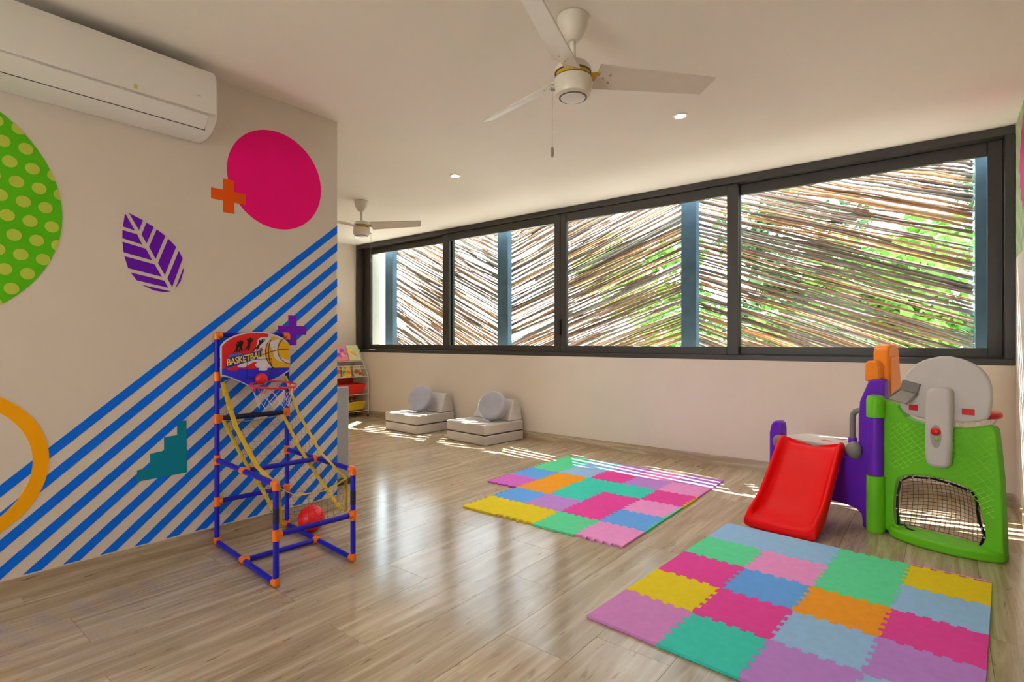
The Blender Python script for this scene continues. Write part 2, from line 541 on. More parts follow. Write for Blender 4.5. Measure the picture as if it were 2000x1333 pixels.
def screen(label, x0, x1, slope, post, y):
    t = thing('stick_screen', label, 'screen', ((x0 + x1) / 2, y, -.35), 0, 'stick screens outside the window')
    cx = (x0 + x1) / 2
    boxobj('post', (post[0] - cx, post[1] - cx, -.11, -.021, 0, 3.35), POST, t, bevel=.004)
    xa, xb = x0 + .006, x1 - .092
    def lay(z, lo, hi, short, dy=None):
        s = slope + (random.uniform(-.022, .022) if dy is None else 0)
        zz = lambda x: z + s * (x - cx)
        xs = sorted([xa, xb] + [x for x in (cx + (lo - z) / s, cx + (hi - z) / s) if xa < x < xb])
        ok = [(p, q) for p, q in zip(xs, xs[1:]) if lo <= zz((p + q) / 2) <= hi]
        if not ok: return
        a, b = ok[0]
        # some sticks are short and start or end within the panel
        if dy is not None and short:
            a += (b - a) * random.uniform(.0, .7); b = min(b, a + random.uniform(.4, 1.0))
        elif short and random.random() < .3 and b - a > 1.2:
            if random.random() < .5: a += random.uniform(.2, .9)
            else: b -= random.uniform(.2, .9)
        if b - a < .15: return
        o = bpy.data.objects.new('stick', random.choice(stick_meshes)); C.objects.link(o); o.parent = t
        m = (a + b) / 2
        ln = (b - a) * math.sqrt(1 + s * s)
        o.location = (m - cx, random.uniform(0.0, .028) if dy is None else dy, zz(m) + .35)
        o.rotation_euler = (0, -math.atan(s), 0)
        o.scale = (ln * random.choice((-1, 1)), 1, random.uniform(.8, 1.25))
    z = -0.2
    while z < 3.4:                      # the dense part up to eye-catching height
        lay(z, .45, 2.66, True)
        z += random.uniform(.0175, .0245)
    z = 2.1
    while z < 4.3:                      # unseen looser bundles added on top, gaps spaced to make sun streaks
        for q in range(random.choice((5, 6, 7))):
            lay(z, 2.64, 3.62, False, .012); z += .022
        # a gap, closed along part of its length by one short stick
        lay(z + .02, 2.64, 3.62, True, .012)
        z += random.uniform(.085, .105)
    return t
screen('stick screen slanting down to the right, left of the second post', -6.95, -4.59, -0.47, POSTS[0], 5.66)
screen('stick screen slanting up to the right between the two middle posts', -4.59, -2.075, 0.343, POSTS[1], 5.66)
screen('stick screen slanting down to the right in the largest right pane', -2.075, 0.28, -0.373, POSTS[2], 5.66)
lastpost = boxobj('post', (POSTS[3][0], POSTS[3][1], 5.55, 5.639, -.35, 3.0), POST, None, bevel=.004)
tag(lastpost, 'grey blue wooden post at the right end of the window', 'post')

LEAFM = [mat('leaf_green', '#3f7424', 0.6, 0.3, 4), mat('leaf_light', '#5f9430', 0.6, 0.3, 4), mat('leaf_deep', '#2f5822', 0.6, 0.3, 4)]
BARK = mat('bark', '#6b5844', 0.9, 0.2, 12)
def tree(label, x, y, h, r, m, seed, nl=5000):
    rnd = random.Random(seed)
    t = thing('tree', label, 'tree', (x, y, -.35), 0, 'trees beyond the stick screen')
    tubeobj('trunk', [(0, 0, 0), (.05, 0, h * .3), (-.04, .05, h * .6), (0, 0, h * .8)], [.09, .075, .06, .03], BARK, t, 8)
    bm = bmesh.new()
    cl = [(rnd.uniform(-r, r) * .8, rnd.uniform(-r, r) * .7, h * rnd.uniform(.12, .95), rnd.uniform(.3, .55) * r) for _ in range(16)]
    for _ in range(nl):
        cx, cy, cz, cr = rnd.choice(cl)
        d = Vector((rnd.gauss(0, 1), rnd.gauss(0, 1), rnd.gauss(0, 1))).normalized() * cr * rnd.uniform(.5, 1)
        p = Vector((cx, cy, cz)) + d
        a = Vector((rnd.gauss(0, 1), rnd.gauss(0, 1), rnd.gauss(0, .6))).normalized() * rnd.uniform(.06, .12)
        b = a.cross(Vector((rnd.gauss(0, 1), rnd.gauss(0, 1), rnd.gauss(0, 1)))).normalized() * rnd.uniform(.035, .06)
        bm.faces.new([bm.verts.new(p - a), bm.verts.new(p + b), bm.verts.new(p + a), bm.verts.new(p - b)])
    fo = finish('foliage', bm, m, t, smooth=0)
    fo['kind'] = 'stuff'
tree('light green tree seen through the two middle panes', -3.7, 8.3, 3.3, 1.0, LEAFM[1], 1)
tree('bright green bushy tree behind the left half of the largest pane', -0.9, 8.3, 3.4, 1.0, LEAFM[1], 2)
tree('green tree behind the right end of the largest pane', 1.9, 8.3, 3.0, 1.0, LEAFM[0], 3)
tree('deep green tree standing farther back behind the middle post', -2.3, 11.4, 4.2, 1.2, LEAFM[2], 4)
tree('deep green tree standing farther back behind the largest pane', 1.3, 11.4, 4.0, 1.2, LEAFM[2], 5)

# ------------------------------------------------------------------ air conditioner
AC_Y0, AC_Y1 = 0.26, 1.274
t = thing('air_conditioner', 'white wall-mounted air conditioner above the painted wall', 'air conditioner', (XL, (AC_Y0 + AC_Y1) / 2, 2.247))
ACS = .865
hw = (AC_Y1 - AC_Y0) / 2
ACM = mat('ac_white', '#e8e4de', 0.16, 0.01, 3)
prof = [(0.002, .39), (.17, .39), (.20, .375), (.216, .33), (.222, .25), (.222, .15), (.214, .10), (.190, .055), (.15, .022), (.10, .006), (.002, .0)]
bm = bmesh.new(); prism(bm, prof, lambda a, b, d: (a, d, b * ACS), -hw, hw)
finish('body', bm, ACM, t, bevel=.012, segs=3)
# front panel lies over the upper front
pp = [(.175, .394), (.205, .380), (.221, .335), (.2275, .25), (.2275, .115), (.219, .112), (.219, .25), (.213, .33), (.198, .372), (.172, .386)]
bm = bmesh.new(); prism(bm, pp, lambda a, b, d: (a, d, b * ACS), -hw + .012, hw - .012)
finish('front_panel', bm, ACM, t, bevel=.003, segs=2)
lp = [(.2245, .103), (.206, .066), (.170, .030), (.166, .036), (.200, .071), (.216, .104)]
bm = bmesh.new(); prism(bm, lp, lambda a, b, d: (a, d, b * ACS), -hw + .02, hw - .05)
finish('louver', bm, ACM, t, bevel=.002, segs=1)
DARK = mat('dark_gap', '#15120f', 0.7)
bm = bmesh.new(); prism(bm, [(.163, .030), (.1695, .0345), (.163, .040), (.157, .0355)], lambda a, b, d: (a, d, b * ACS), -hw + .02, hw - .045)
finish('air_slot', bm, DARK, t, smooth=0)
boxobj('sticker', (.2275, .2282, .12, .135, .108, .130), mat('sticker_yellow', '#d8c07c', 0.5), t, smooth=0)
boxobj('display', (.2275, .2280, hw - .11, hw - .09, .173, .178), mat('display_grey', '#b9aea4', 0.3), t, smooth=0)

# ------------------------------------------------------------------ ceiling fans
YELLOW = mat('fan_yellow', '#c8a21c', 0.4)
CHROME = mat('screw_metal', '#b0a698', 0.3, metal=0.9)
def fan(label, x, y, ang, chain_ang):
    t = thing('ceiling_fan', label, 'ceiling fan', (x, y, ZC), 0, 'white ceiling fans')
    latheobj('canopy', [(0, -.003), (.072, -.003), (.074, -.012), (.066, -.055), (.045, -.10), (.026, -.116), (0, -.118)], FANWHITE, t, 32)
    latheobj('downrod', [(0, -.11), (.013, -.11), (.013, -.222), (0, -.222)], FANWHITE, t, 16)
    latheobj('motor_top', [(0, -.215), (.03, -.216), (.07, -.225), (.084, -.245), (.084, -.262), (0, -.262)], FANWHITE, t, 36)
    latheobj('yellow_band', [(0, -.262), (.079, -.262), (.079, -.286), (0, -.286)], YELLOW, t, 36)
    latheobj('motor_housing', [(0, -.286), (.085, -.286), (.087, -.295), (.087, -.345), (.080, -.365), (.066, -.374), (0, -.374)], FANWHITE, t, 36)
    for z_, r_ in ((-.263, .0845), (-.287, .0860)):
        latheobj('groove', [(0, z_ - .002), (r_, z_ - .002), (r_, z_ + .002), (0, z_ + .002)], mat('groove_brown', '#5a4c38', .6), t, 36)
    latheobj('groove', [(.058, -.3735), (.064, -.3735), (.064, -.3765), (.058, -.3765), (.058, -.3735)], mat('groove_brown', '#5a4c38', .6), t, 36)
    latheobj('canopy_gap', [(0, 0.0), (.066, 0.0), (.066, -.003), (0, -.003)], mat('groove_brown', '#5a4c38', .6), t, 32)
    latheobj('bottom_cap', [(0, -.374), (.058, -.374), (.055, -.379), (.04, -.381), (0, -.382)], mat('cap_white', '#e6e0d8', 0.35, .01), t, 32)
    for k in range(3):
        a = math.radians(ang + 120 * k)
        M = Matrix.Rotation(a, 4, 'Z') @ Matrix.Translation((0, 0, -.270)) @ Matrix.Rotation(math.radians(-24), 4, 'X')
        # blade in local x (out), y (width); leading edge raised
        poly = [(.105, -.066), (.655, -.048), (.69, .052), (.115, .070)]
        bm = bmesh.new()
        prism(bm, poly, lambda p, q, d: M @ Vector((p, -q, d)), -.0035, .0035)
        bl = finish('blade', bm, FANWHITE, t, bevel=.002, segs=1)
        bm = bmesh.new()
        M2 = Matrix.Rotation(a, 4, 'Z') @ Matrix.Translation((0, 0, -.274)) @ Matrix.Rotation(math.radians(-14), 4, 'X')
        prism(bm, [(.06, -.018), (.125, -.03), (.125, .03), (.06, .018)], lambda p, q, d: M2 @ Vector((p, q, d)), .002, .010)
        finish('blade_iron', bm, YELLOW if k == 0 else FANWHITE, t, bevel=.001, segs=1)
        for (sx, sy) in ((.145, .0), (.175, .022), (.175, -.018)):
            latheobj('screw', [(0, -.0065), (.005, -.006), (.006, -.003), (0, -.003)], CHROME, bl, 10, M=M @ Matrix.Translation((sx, sy, 0)))
    ca = math.radians(chain_ang)
    cx, cy = .098 * math.cos(ca), .098 * math.sin(ca)
    latheobj('chain_outlet', [(0, -.012), (.006, -.012), (.006, .014), (0, .014)], CHROME, t, 10,
             M=Matrix.Translation((cx * .92, cy * .92, -.345)) @ Matrix.Rotation(ca, 4, 'Z') @ Matrix.Rotation(PI / 2, 4, 'Y'))
    ch = tubeobj('pull_chain', [(cx, cy, -.345), (cx, cy, -.61)], .0014, mat('chain_grey', '#a89c8c', 0.4), t, 6)
    latheobj('pull_knob', [(0, -.605), (.005, -.61), (.0075, -.625), (.0075, -.645), (.004, -.655), (0, -.656)], mat('knob_grey', '#8d8475', 0.5), ch, 12, c=(cx, cy, 0))
    return t
fan('near white three-bladed ceiling fan with yellow band and pull chain', -1.338, 2.128, 48, 228)
fan('far white ceiling fan half hidden behind the painted wall', -4.87, 3.517, 27.5, 45)

# ------------------------------------------------------------------ downlights (each with its own lamp)
LAMPGLOW = emit_mat('lamp_glow', (1.0, 0.78, 0.50), 14.0)
def downlight(label, x, y, w=LAMP_W, group='recessed ceiling downlights'):
    t = thing('downlight', label, 'downlight', (x, y, ZC), 0, group)
    latheobj('trim_ring', [(.036, -.0005), (.050, -.0005), (.050, -.005), (.045, -.008), (.036, -.006), (.036, -.0005)], WHITE_PL, t, 32)
    latheobj('bulb_face', [(0, -.004), (.0355, -.004), (.0355, -.0005), (0, -.0005)], LAMPGLOW, t, 32)
    ld = bpy.data.lights.new('downlight_lamp', 'SPOT')
    ld.energy = w; ld.color = (1.0, 0.91, 0.80); ld.spot_size = math.radians(165); ld.spot_blend = 1.0
    ld.shadow_soft_size = 0.06
    lo = bpy.data.objects.new('downlight_lamp', ld); C.objects.link(lo); lo.parent = t
    lo.location = (0, 0, -.03)
downlight('glowing downlight in the ceiling right of the near fan', -1.365, 3.505)
downlight('glowing downlight in the ceiling above the left half of the window', -3.455, 3.505)
downlight('downlight in the ceiling of the hidden alcove', -5.545, 3.505)
downlight('downlight in the ceiling ahead of the near fan, above the viewer', -1.365, 0.7, 20.0)
downlight('downlight in the ceiling far behind the viewer', -1.365, -1.2, 20.0)

# ------------------------------------------------------------------ foam mats
FOAM = {k: mat('foam_' + k, v, 0.85, 0.04, 30, 0.35, 420, spec=0.2) for k, v in dict(
    pink='#d68cd0', yellow='#e8d022', magenta='#e848a4', green='#62dea4', sky='#98c4ee', teal='#40d0c0', blue='#68aaf4',
    lavender='#c08ade', orange='#f2a02a', rose='#ee9ad8', lilac='#d86cd0').items()}
TH = 0.013
def tile(parent, i, j, p, col, ox, oy, flats):
    """tile with corner at (ox+i*p, oy+j*p); flats: set of sides 'LRBT' that carry a straight border"""
    x0, y0 = ox + i * p, oy + j * p
    par = 1 if (i + j) % 2 == 0 else -1
    poly = []
    g = .0005
    seg = p / 11; a = .0085; tw = .0015; b = .0105
    def teeth(sign):
        # list of (t, off) along an edge, off>0 means outwards of a "+" tile
        out = [(0, 0)]
        for k in range(1, 10):
            s = 1 if k % 2 else -1
            off = s * a * sign
            out += [(seg * k - tw * s * sign, off), (seg * (k + 1) + tw * s * sign, off)]
        out += [(p, 0)]
        return out
    # bottom: left->right, outward = -y ; the shared curve is stored as displacement along +y for horizontal edges
    def hcurve(jj):   # horizontal grid line jj below column i
        return teeth(1 if (i + jj) % 2 else -1)
    def vcurve(ii):
        return teeth(1 if (ii + j) % 2 else -1)
    if 'B' in flats: poly += [(x0 - (b if 'L' in flats else 0), y0 - b), (x0 + p + (b if 'R' in flats else 0), y0 - b)]
    else: poly += [(x0 + t_, y0 + o_) for t_, o_ in hcurve(j)]
    if 'R' in flats: poly += [(x0 + p + b, y0), (x0 + p + b, y0 + p)]
    else: poly += [(x0 + p + o_, y0 + t_) for t_, o_ in vcurve(i + 1)]
    if 'T' in flats: poly += [(x0 + p + (b if 'R' in flats else 0), y0 + p + b), (x0 - (b if 'L' in flats else 0), y0 + p + b)]
    else: poly += [(x0 + t_, y0 + p + o_) for t_, o_ in reversed(hcurve(j + 1))]
    if 'L' in flats: poly += [(x0 - b, y0 + p), (x0 - b, y0)]
    else: poly += [(x0 + o_, y0 + t_) for t_, o_ in reversed(vcurve(i))]
    # drop duplicate neighbours
    q = []
    for pt in poly:
        if not q or math.hypot(pt[0] - q[-1][0], pt[1] - q[-1][1]) > 1e-5: q.append(pt)
    if math.hypot(q[0][0] - q[-1][0], q[0][1] - q[-1][1]) < 1e-5: q.pop()
    return prismobj('tile', q, XY, 0.0005, TH, FOAM[col], parent, smooth=0, bevel=.0009, segs=1)
def strip(parent, x0, y0, p, j, i, col):
    """straight border strip to the right of column i at row j, filling the teeth"""
    seg = p / 11; a = .0085
    sgn = 1 if (i + 1 + j) % 2 else -1
    pts = [(x0, y0)]
    for k in range(1, 10):
        s = 1 if k % 2 else -1
        pts += [(x0 + s * a * sgn, y0 + seg * k - .0015 * s * sgn), (x0 + s * a * sgn, y0 + seg * (k + 1) + .0015 * s * sgn)]
    pts += [(x0, y0 + p), (x0 + .014, y0 + p), (x0 + .014, y0)]
    return prismobj('border_strip', pts, XY, 0.0005, TH, FOAM[col], parent, smooth=0, bevel=.0009, segs=1)

t = thing('foam_mat', 'colourful foam puzzle mat nearest the viewer, in front of the slide', 'play mat', (-1.145, 1.957, 0), math.radians(-3.9))
P = 0.3035
NEAR = [['pink', 'yellow', 'magenta', 'green', 'sky'], ['teal', 'magenta', 'blue', 'rose', 'sky'],
        ['lavender', 'sky', 'orange', 'green', 'green'], ['sky', 'lavender', 'magenta', 'sky', 'yellow']]
for i in range(4):
    for j in range(5):
        fl_ = set()
        if i == 0: fl_.add('L')
        if i == 3: fl_.add('R')
        if j == 0: fl_.add('B')
        if j == 4 and i in (0, 1): fl_.add('T')
        tile(t, i, j, P, NEAR[i][j], 0, 0, fl_)
# pink border strip behind the yellow corner tile
bm = bmesh.new()
prism(bm, [(3 * P, 5 * P + .009), (4 * P + .0105, 5 * P + .009), (4 * P + .0105, 5 * P + .018), (3 * P, 5 * P + .018)], XY, .0005, TH)
finish('border_strip', bm, FOAM['rose'], t, smooth=0)

t = thing('foam_mat', 'colourful foam puzzle mat in the middle of the room below the window', 'play mat', (-2.592, 2.712, 0), math.radians(0.4))
P = 0.2985
FAR = {(0, 0): 'yellow', (0, 1): 'blue', (0, 2): 'orange', (0, 3): 'orange', (0, 4): 'sky', (0, 5): 'sky',
       (1, 0): 'yellow', (1, 1): 'lavender', (1, 2): 'teal', (1, 3): 'teal', (1, 4): 'magenta', (1, 5): 'lavender',
       (2, 0): 'green', (2, 1): 'magenta', (2, 2): 'magenta', (2, 3): 'teal', (2, 4): 'lavender', (2, 5): 'rose',
       (3, 0): 'rose', (3, 1): 'blue', (3, 2): 'rose', (3, 3): 'magenta', (3, 4): 'rose', (3, 5): 'lavender',
       (-1, 2): 'lilac', (-1, 3): 'blue', (-1, 4): 'green', (-1, 5): 'green'}
for (i, j), c in FAR.items():
    fl_ = set()
    if i == 3 and j not in (1, 2, 3): fl_.add('R')
    if j == 0 and i in (0, 2): fl_.add('B')
    if j == 5: fl_.add('T')
    tile(t, i, j, P, c, 0, 0, fl_)
for j, c in ((1, 'green'), (2, 'green'), (3, 'yellow')):
    strip(t, 4 * P, j * P, P, j, 3, c)

# ------------------------------------------------------------------ basketball stand
BLUE = mat('frame_blue', '#1c18b4', 0.4, 0.05, spec=0.35)
ORANGE = mat('joint_orange', '#f07414', 0.4, 0.05)
NAVY = mat('tape_navy', '#10123c', 0.6)
t = thing('basketball_stand', 'toy basketball stand of blue tubes with orange joints', 'basketball stand', (-2.800, 1.512, 0), math.radians(-4.5))
hx, hy, r = .385, .20, .0135
def pole(a, b, m=BLUE): return tubeobj('pole', [a, b], r, m, t, 12)
def joint(p, dirs):
    bm = bmesh.new()
    for d in dirs:
        d = Vector(d)
        tube(bm, [Vector(p) - d * .0, Vector(p) + d * .026], .0175, 12)
    bmesh.ops.create_icosphere(bm, subdivisions=2, radius=.0178, matrix=Matrix.Translation(p))
    return finish('joint', bm, ORANGE, t)
zb = .019
Z1, Z2, Z3, Z4, Z5 = .245, .48, .712, .95, 1.185
for sy in (-1, 1):
    y = hy * sy
    for z0, z1 in ((zb, Z1), (Z1, Z2), (Z2, Z3), (Z3, Z4), (Z4, Z5)): pole((-hx, y, z0), (-hx, y, z1))
    pole((hx, y, zb), (hx, y, Z1)); pole((hx, y, Z1), (hx, y, Z2))
    for z in (zb, Z2):
        pole((-hx, y, z), (0, y, z)); pole((0, y, z), (hx, y, z))
    joint((-hx, y, zb), [(0, 0, 1), (1, 0, 0)])
    joint((-hx, y, Z1), [(0, 0, 1), (0, 0, -1), (0, -sy, 0)])
    joint((-hx, y, Z2), [(0, 0, 1), (0, 0, -1), (1, 0, 0)])
    joint((-hx, y, Z3), [(0, 0, 1), (0, 0, -1), (0, -sy, 0)])
    if sy < 0: joint((-hx, y, Z4), [(0, 0, 1), (0, 0, -1)])
    joint((-hx, y, Z5), [(0, 0, -1), (0, -sy, 0)])
    joint((0, y, zb), [(1, 0, 0), (-1, 0, 0), (0, -sy, 0)])
    joint((0, y, Z2), [(1, 0, 0), (-1, 0, 0), (0, -sy, 0)])
    joint((hx, y, zb), [(0, 0, 1), (-1, 0, 0)])
    joint((hx, y, Z1), [(0, 0, 1), (0, 0, -1), (0, -sy, 0)])
    joint((hx, y, Z2), [(0, 0, -1), (-1, 0, 0)])
    tubeobj('tape', [(hx, y, .30), (hx, y, .37)], .0142, NAVY, t, 12)
for (x, z) in ((-hx, Z1), (-hx, Z3), (-hx, Z5), (0, zb), (0, Z2), (hx, Z1)):
    pole((x, -hy, z), (x, hy, z))
tubeobj('tape', [(-hx, -hy + .03, Z3), (-hx, hy - .03, Z3)], .0148, NAVY, t, 12)
# yellow straps and the ball ramp net
STRAP = mat('strap_yellow', '#c6a416', 0.6, 0.12, 40)
NETB = mat('net_black', '#20242c', 0.7)
def strap(pts, w=.0105):
    sm = [Vector(p) for p in pts]
    return tubeobj('strap', sm, w, STRAP, t, 8, flat=.25)
top_l = [(-hx + .03, -hy + .02, .915), (-hx + .22, -hy + .02, .69), (-hx + .50, -hy + .02, .52), (hx - .03, -hy + .025, .455)]
top_r = [(-hx + .02, hy - .02, .935), (-hx + .20, hy - .02, .72), (-hx + .46, hy - .02, .53), (hx - .03, hy - .025, .435)]
bot_l = [(-hx + .01, -hy + .03, .70), (-hx + .25, -hy + .04, .53), (-hx + .52, -hy + .04, .40), (hx - .03, -hy + .04, .275)]
bot_r = [(-hx + .01, hy - .03, .70), (-hx + .25, hy - .04, .53), (-hx + .50, hy - .05, .40), (hx - .03, hy - .05, .275)]
strap(top_l, .013); strap(top_r, .009); strap(bot_l, .011); strap(bot_r, .011)
strap([(hx - .025, -hy + .025, .455), (hx - .01, -.1, .405), (hx - .01, .05, .40), (hx - .02, .13, .42), (hx - .025, hy - .025, .435)], .010)
strap([(hx - .025, -hy + .025, .455), (hx - .02, -hy + .028, .35), (hx - .02, -hy + .03, .265)], .009)
strap([(hx - .025, hy - .025, .435), (hx - .02, hy - .028, .35), (hx - .02, hy - .03, .265)], .009)
strap([(-hx + .01, -hy + .03, .70), (-hx + .03, -.05, .685), (-hx + .03, .06, .69), (-hx + .01, hy - .03, .70)], .006)
strap([(-hx + .03, -hy + .02, .915), (-hx + .01, -hy + .09, .945)], .007)
def lerp_path(path, u):
    k = u * (len(path) - 1); i = min(int(k), len(path) - 2); f_ = k - i
    return Vector(path[i]) * (1 - f_) + Vector(path[i + 1]) * f_
def netsurf(name, pa, pb, nu, nv, sag, rr, m, par, out=(0, 0, 0)):
    bm = bmesh.new()
    out = Vector(out)
    def P_(u, v):
        p = lerp_path(pa, u) * (1 - v) + lerp_path(pb, u) * v
        return p + Vector((0, 0, -sag)) * 4 * v * (1 - v) * (.4 + .6 * u) + out * 4 * v * (1 - v)
    for i in range(nu + 1):
        tube(bm, [P_(i / nu, k / 8) for k in range(9)], rr, 4, caps=False)
    for j in range(nv + 1):
        tube(bm, [P_(k / 14, j / nv) for k in range(15)], rr, 4, caps=False)
    o = finish(name, bm, m, par, smooth=0)
    return o
netsurf('ramp_net', bot_l, bot_r, 16, 9, .05, .0005, NETB, t)
netsurf('side_net', top_l, bot_l, 16, 5, 0, .0005, NETB, t)
netsurf('side_net', top_r, bot_r, 16, 5, 0, .0005, NETB, t)
netsurf('front_net', [(hx - .02, -hy + .03, .445), (hx - .01, 0, .40), (hx - .02, hy - .03, .43)], [(hx - .02, -hy + .03, .265), (hx - .02, 0, .258), (hx - .02, hy - .03, .265)], 10, 5, 0, .0005, NETB, t)
# backboard: outline in local y,z on the plane x = bx, printed layers are sub-parts
bx = -.335
outline = smooth_poly([(-.19, .948), (-.19, 1.03), (-.19, 1.085)], 0)
def arch(n=20):
    pts = []
    for i in range(n + 1):
        u = -1 + 2 * i / n
        pts.append((.198 * u, 1.092 + .112 * math.sqrt(max(0, 1 - u * u * .92)) - .0))
    return pts
def board_poly(s=0.0):
    pts = [(-.198 + s, .957 + s * .8)] + [(y * (1 - s * 5), z - s * (1 if abs(y) < .19 else .3)) for y, z in arch()] + [(.198 - s, .970 + s * .8), (.13 - s * .5, .93 + s), (.03, .890 + s), (-.045, .887 + s), (-.10, .918 + s), (-.15, .942 + s)]
    return pts
BWHITE = mat('board_white', '#c9c4cf', 0.3, 0.02)
board = prismobj('backboard', board_poly(), YZ, bx - .008, bx, BWHITE, t, bevel=.002, segs=1)
def pr(name, poly, col, lift, rough=.35):
    m = mat('print_' + col[1:], col, rough, 0.03)
    return prismobj(name, poly, YZ, bx + lift - .0004, bx + lift, m, board, smooth=0)
inner = board_poly(.007)
pr('red_print', clip_half(clip_half(inner, lambda p: p[1] - .985), lambda p: .055 - p[0] + (p[1] - 1.15) * .3), '#d61418', .0006)
pr('blue_print', clip_half(inner, lambda p: .992 + .004 * math.sin(p[0] * 60) - p[1]), '#2323d8', .0007)
# white cloud in the middle
cloud = smooth_poly([(-.155, 1.012), (-.09, 1.04), (-.02, 1.075), (0.0, 1.135), (.005, 1.165), (.04, 1.175), (.075, 1.17), (.10, 1.12), (.10, 1.04), (.10, .997), (.03, .992), (-.06, .998), (-.12, 1.0)], 1)
pr('white_print', cloud, '#d6d2dc', .0012)
# ball
ball = circ(.165, 1.085, .118, 48)
ball = clip_half(ball, lambda p: .190 - p[0]); ball = clip_half(ball, lambda p: p[1] - .99)
ball = clip_half(ball, lambda p: (1.092 + .100 * math.sqrt(max(0, 1 - min(1, (p[0] / .2)) ** 2 * .92))) - p[1])
pr('yellow_ball_print', ball, '#dca818', .0016)
def pline(name, pts, w, col, lift):
    poly = []
    L_, R_ = [], []
    for i, p in enumerate(pts):
        a = pts[max(i - 1, 0)]; b = pts[min(i + 1, len(pts) - 1)]
        d = Vector((b[0] - a[0], b[1] - a[1])).normalized()
        L_.append((p[0] - d.y * w, p[1] + d.x * w)); R_.append((p[0] + d.y * w, p[1] - d.x * w))
    return pr(name, L_ + R_[::-1], col, lift)
def arc(cy, cz, r_, a0, a1, n=14): return [(cy + r_ * math.cos(math.radians(a0 + (a1 - a0) * i / n)), cz + r_ * math.sin(math.radians(a0 + (a1 - a0) * i / n))) for i in range(n + 1)]
# white swooshes over the ball, dark seams
pr('white_swoosh', smooth_poly([(.06, 1.14), (.095, 1.155), (.135, 1.165), (.118, 1.12), (.115, 1.08), (.14, 1.045), (.189, 1.035), (.189, 1.012), (.13, 1.025), (.10, 1.05), (.09, 1.09), (.075, 1.125)], 1), '#cfcad8', .0021)
SEAM = '#5a1414'
pline('ball_seam', arc(.205, 1.095, .085, 112, 262), .0023, SEAM, .0026)
pline('ball_seam', [(.03, 1.068), (.08, 1.087), (.13, 1.098), (.188, 1.10)], .0023, SEAM, .0027)
pline('ball_seam', arc(.255, 1.085, .19, 158, 212), .0023, SEAM, .0028)
pline('ball_seam', arc(.165, 1.085, .118, 150, 250), .0023, SEAM, .0029)
# waves of red and white above the blue
for (y, z, s) in ((-.125, 1.0, 1.0), (-.03, 1.005, 1.1), (.04, .992, .8)):
    pr('wave_print', smooth_poly([(y - .05 * s, z - .012), (y - .02 * s, z + .004), (y + .01 * s, z + .022 * s), (y + .03 * s, z + .018 * s), (y + .012 * s, z + .006), (y + .03 * s, z - .012), (y, z - .018)], 1), '#d61418' if s >= 1 else '#d6d2dc', .0017)
# target square
sq = [(-.058, 1.040), (.085, 1.045), (.085, .936), (-.058, .936)]
for a, b in zip(sq, sq[1:] + sq[:1]): pline('target_line', [a, b], .0013, '#16141c', .0031)
# player silhouettes
def sil(y, z, s, lean):
    pts = [(0, 0), (.006, .012), (.004, .026), (.012, .038), (.016, .052), (.010, .05), (.007, .043), (.008, .052), (.003, .056), (-.001, .051), (0, .044), (-.008, .05), (-.012, .047), (-.004, .036), (-.006, .022), (-.012, .010), (-.016, .0), (-.010, .002), (-.003, .014)]
    pr('player_print', [(y + (a + lean * b) * s, z + b * s) for a, b in pts], '#1a0f12', .0022)
sil(-.118, 1.078, 1.15, .2); sil(-.085, 1.084, 1.3, -.2); sil(-.050, 1.092, 1.45, .1); sil(-.008, 1.090, 1.35, .5)
pr('small_ball_print', circ(.022, 1.102, .009, 16), '#d61418', .0023)
pr('small_ball_print', circ(-.035, 1.094, .007, 16), '#d61418', .0023)
# lettering
def text_mesh(body, size, m, shear=0.25):
    cu = bpy.data.curves.new('lettering', 'FONT'); cu.body = body; cu.size = size; cu.align_x = 'CENTER'; cu.align_y = 'CENTER'
    cu.extrude = .0003; cu.shear = shear; cu.space_character = .92; cu.offset = .0006
    o = bpy.data.objects.new('lettering_tmp', cu); C.objects.link(o)
    dg = bpy.context.evaluated_depsgraph_get()
    me = bpy.data.meshes.new_from_object(o.evaluated_get(dg))
    bpy.data.objects.remove(o)
    me.materials.clear(); me.materials.append(m)
    return me
def put_text(body, size, colr, y, z, ang, lift, sx=1.0):
    me = text_mesh(body, size, mat('print_' + colr[1:], colr, .35, .03))
    o = bpy.data.objects.new('lettering', me); C.objects.link(o); o.parent = board
    # text x -> local y, text y -> local z
    o.matrix_local = Matrix.Translation((bx + lift, y, z)) @ Matrix(((0, 0, 1, 0), (1, 0, 0, 0), (0, 1, 0, 0), (0, 0, 0, 1))) @ Matrix.Rotation(math.radians(ang), 4, 'Z') @ Matrix.Diagonal((sx, 1, 1, 1))
pr('lettering_band', [(-.172, .994), (-.164, 1.054), (.032, 1.098), (.034, 1.056)], '#1c2c9c', .0019)
put_text('BASKETBALL', .052, '#f0d01c', -.066, 1.049, 13, .0026, .78)
pr('blue_print', [(-.158, 1.056), (-.150, 1.070), (-.095, 1.083), (-.09, 1.071)], '#2a6ad8', .0023)
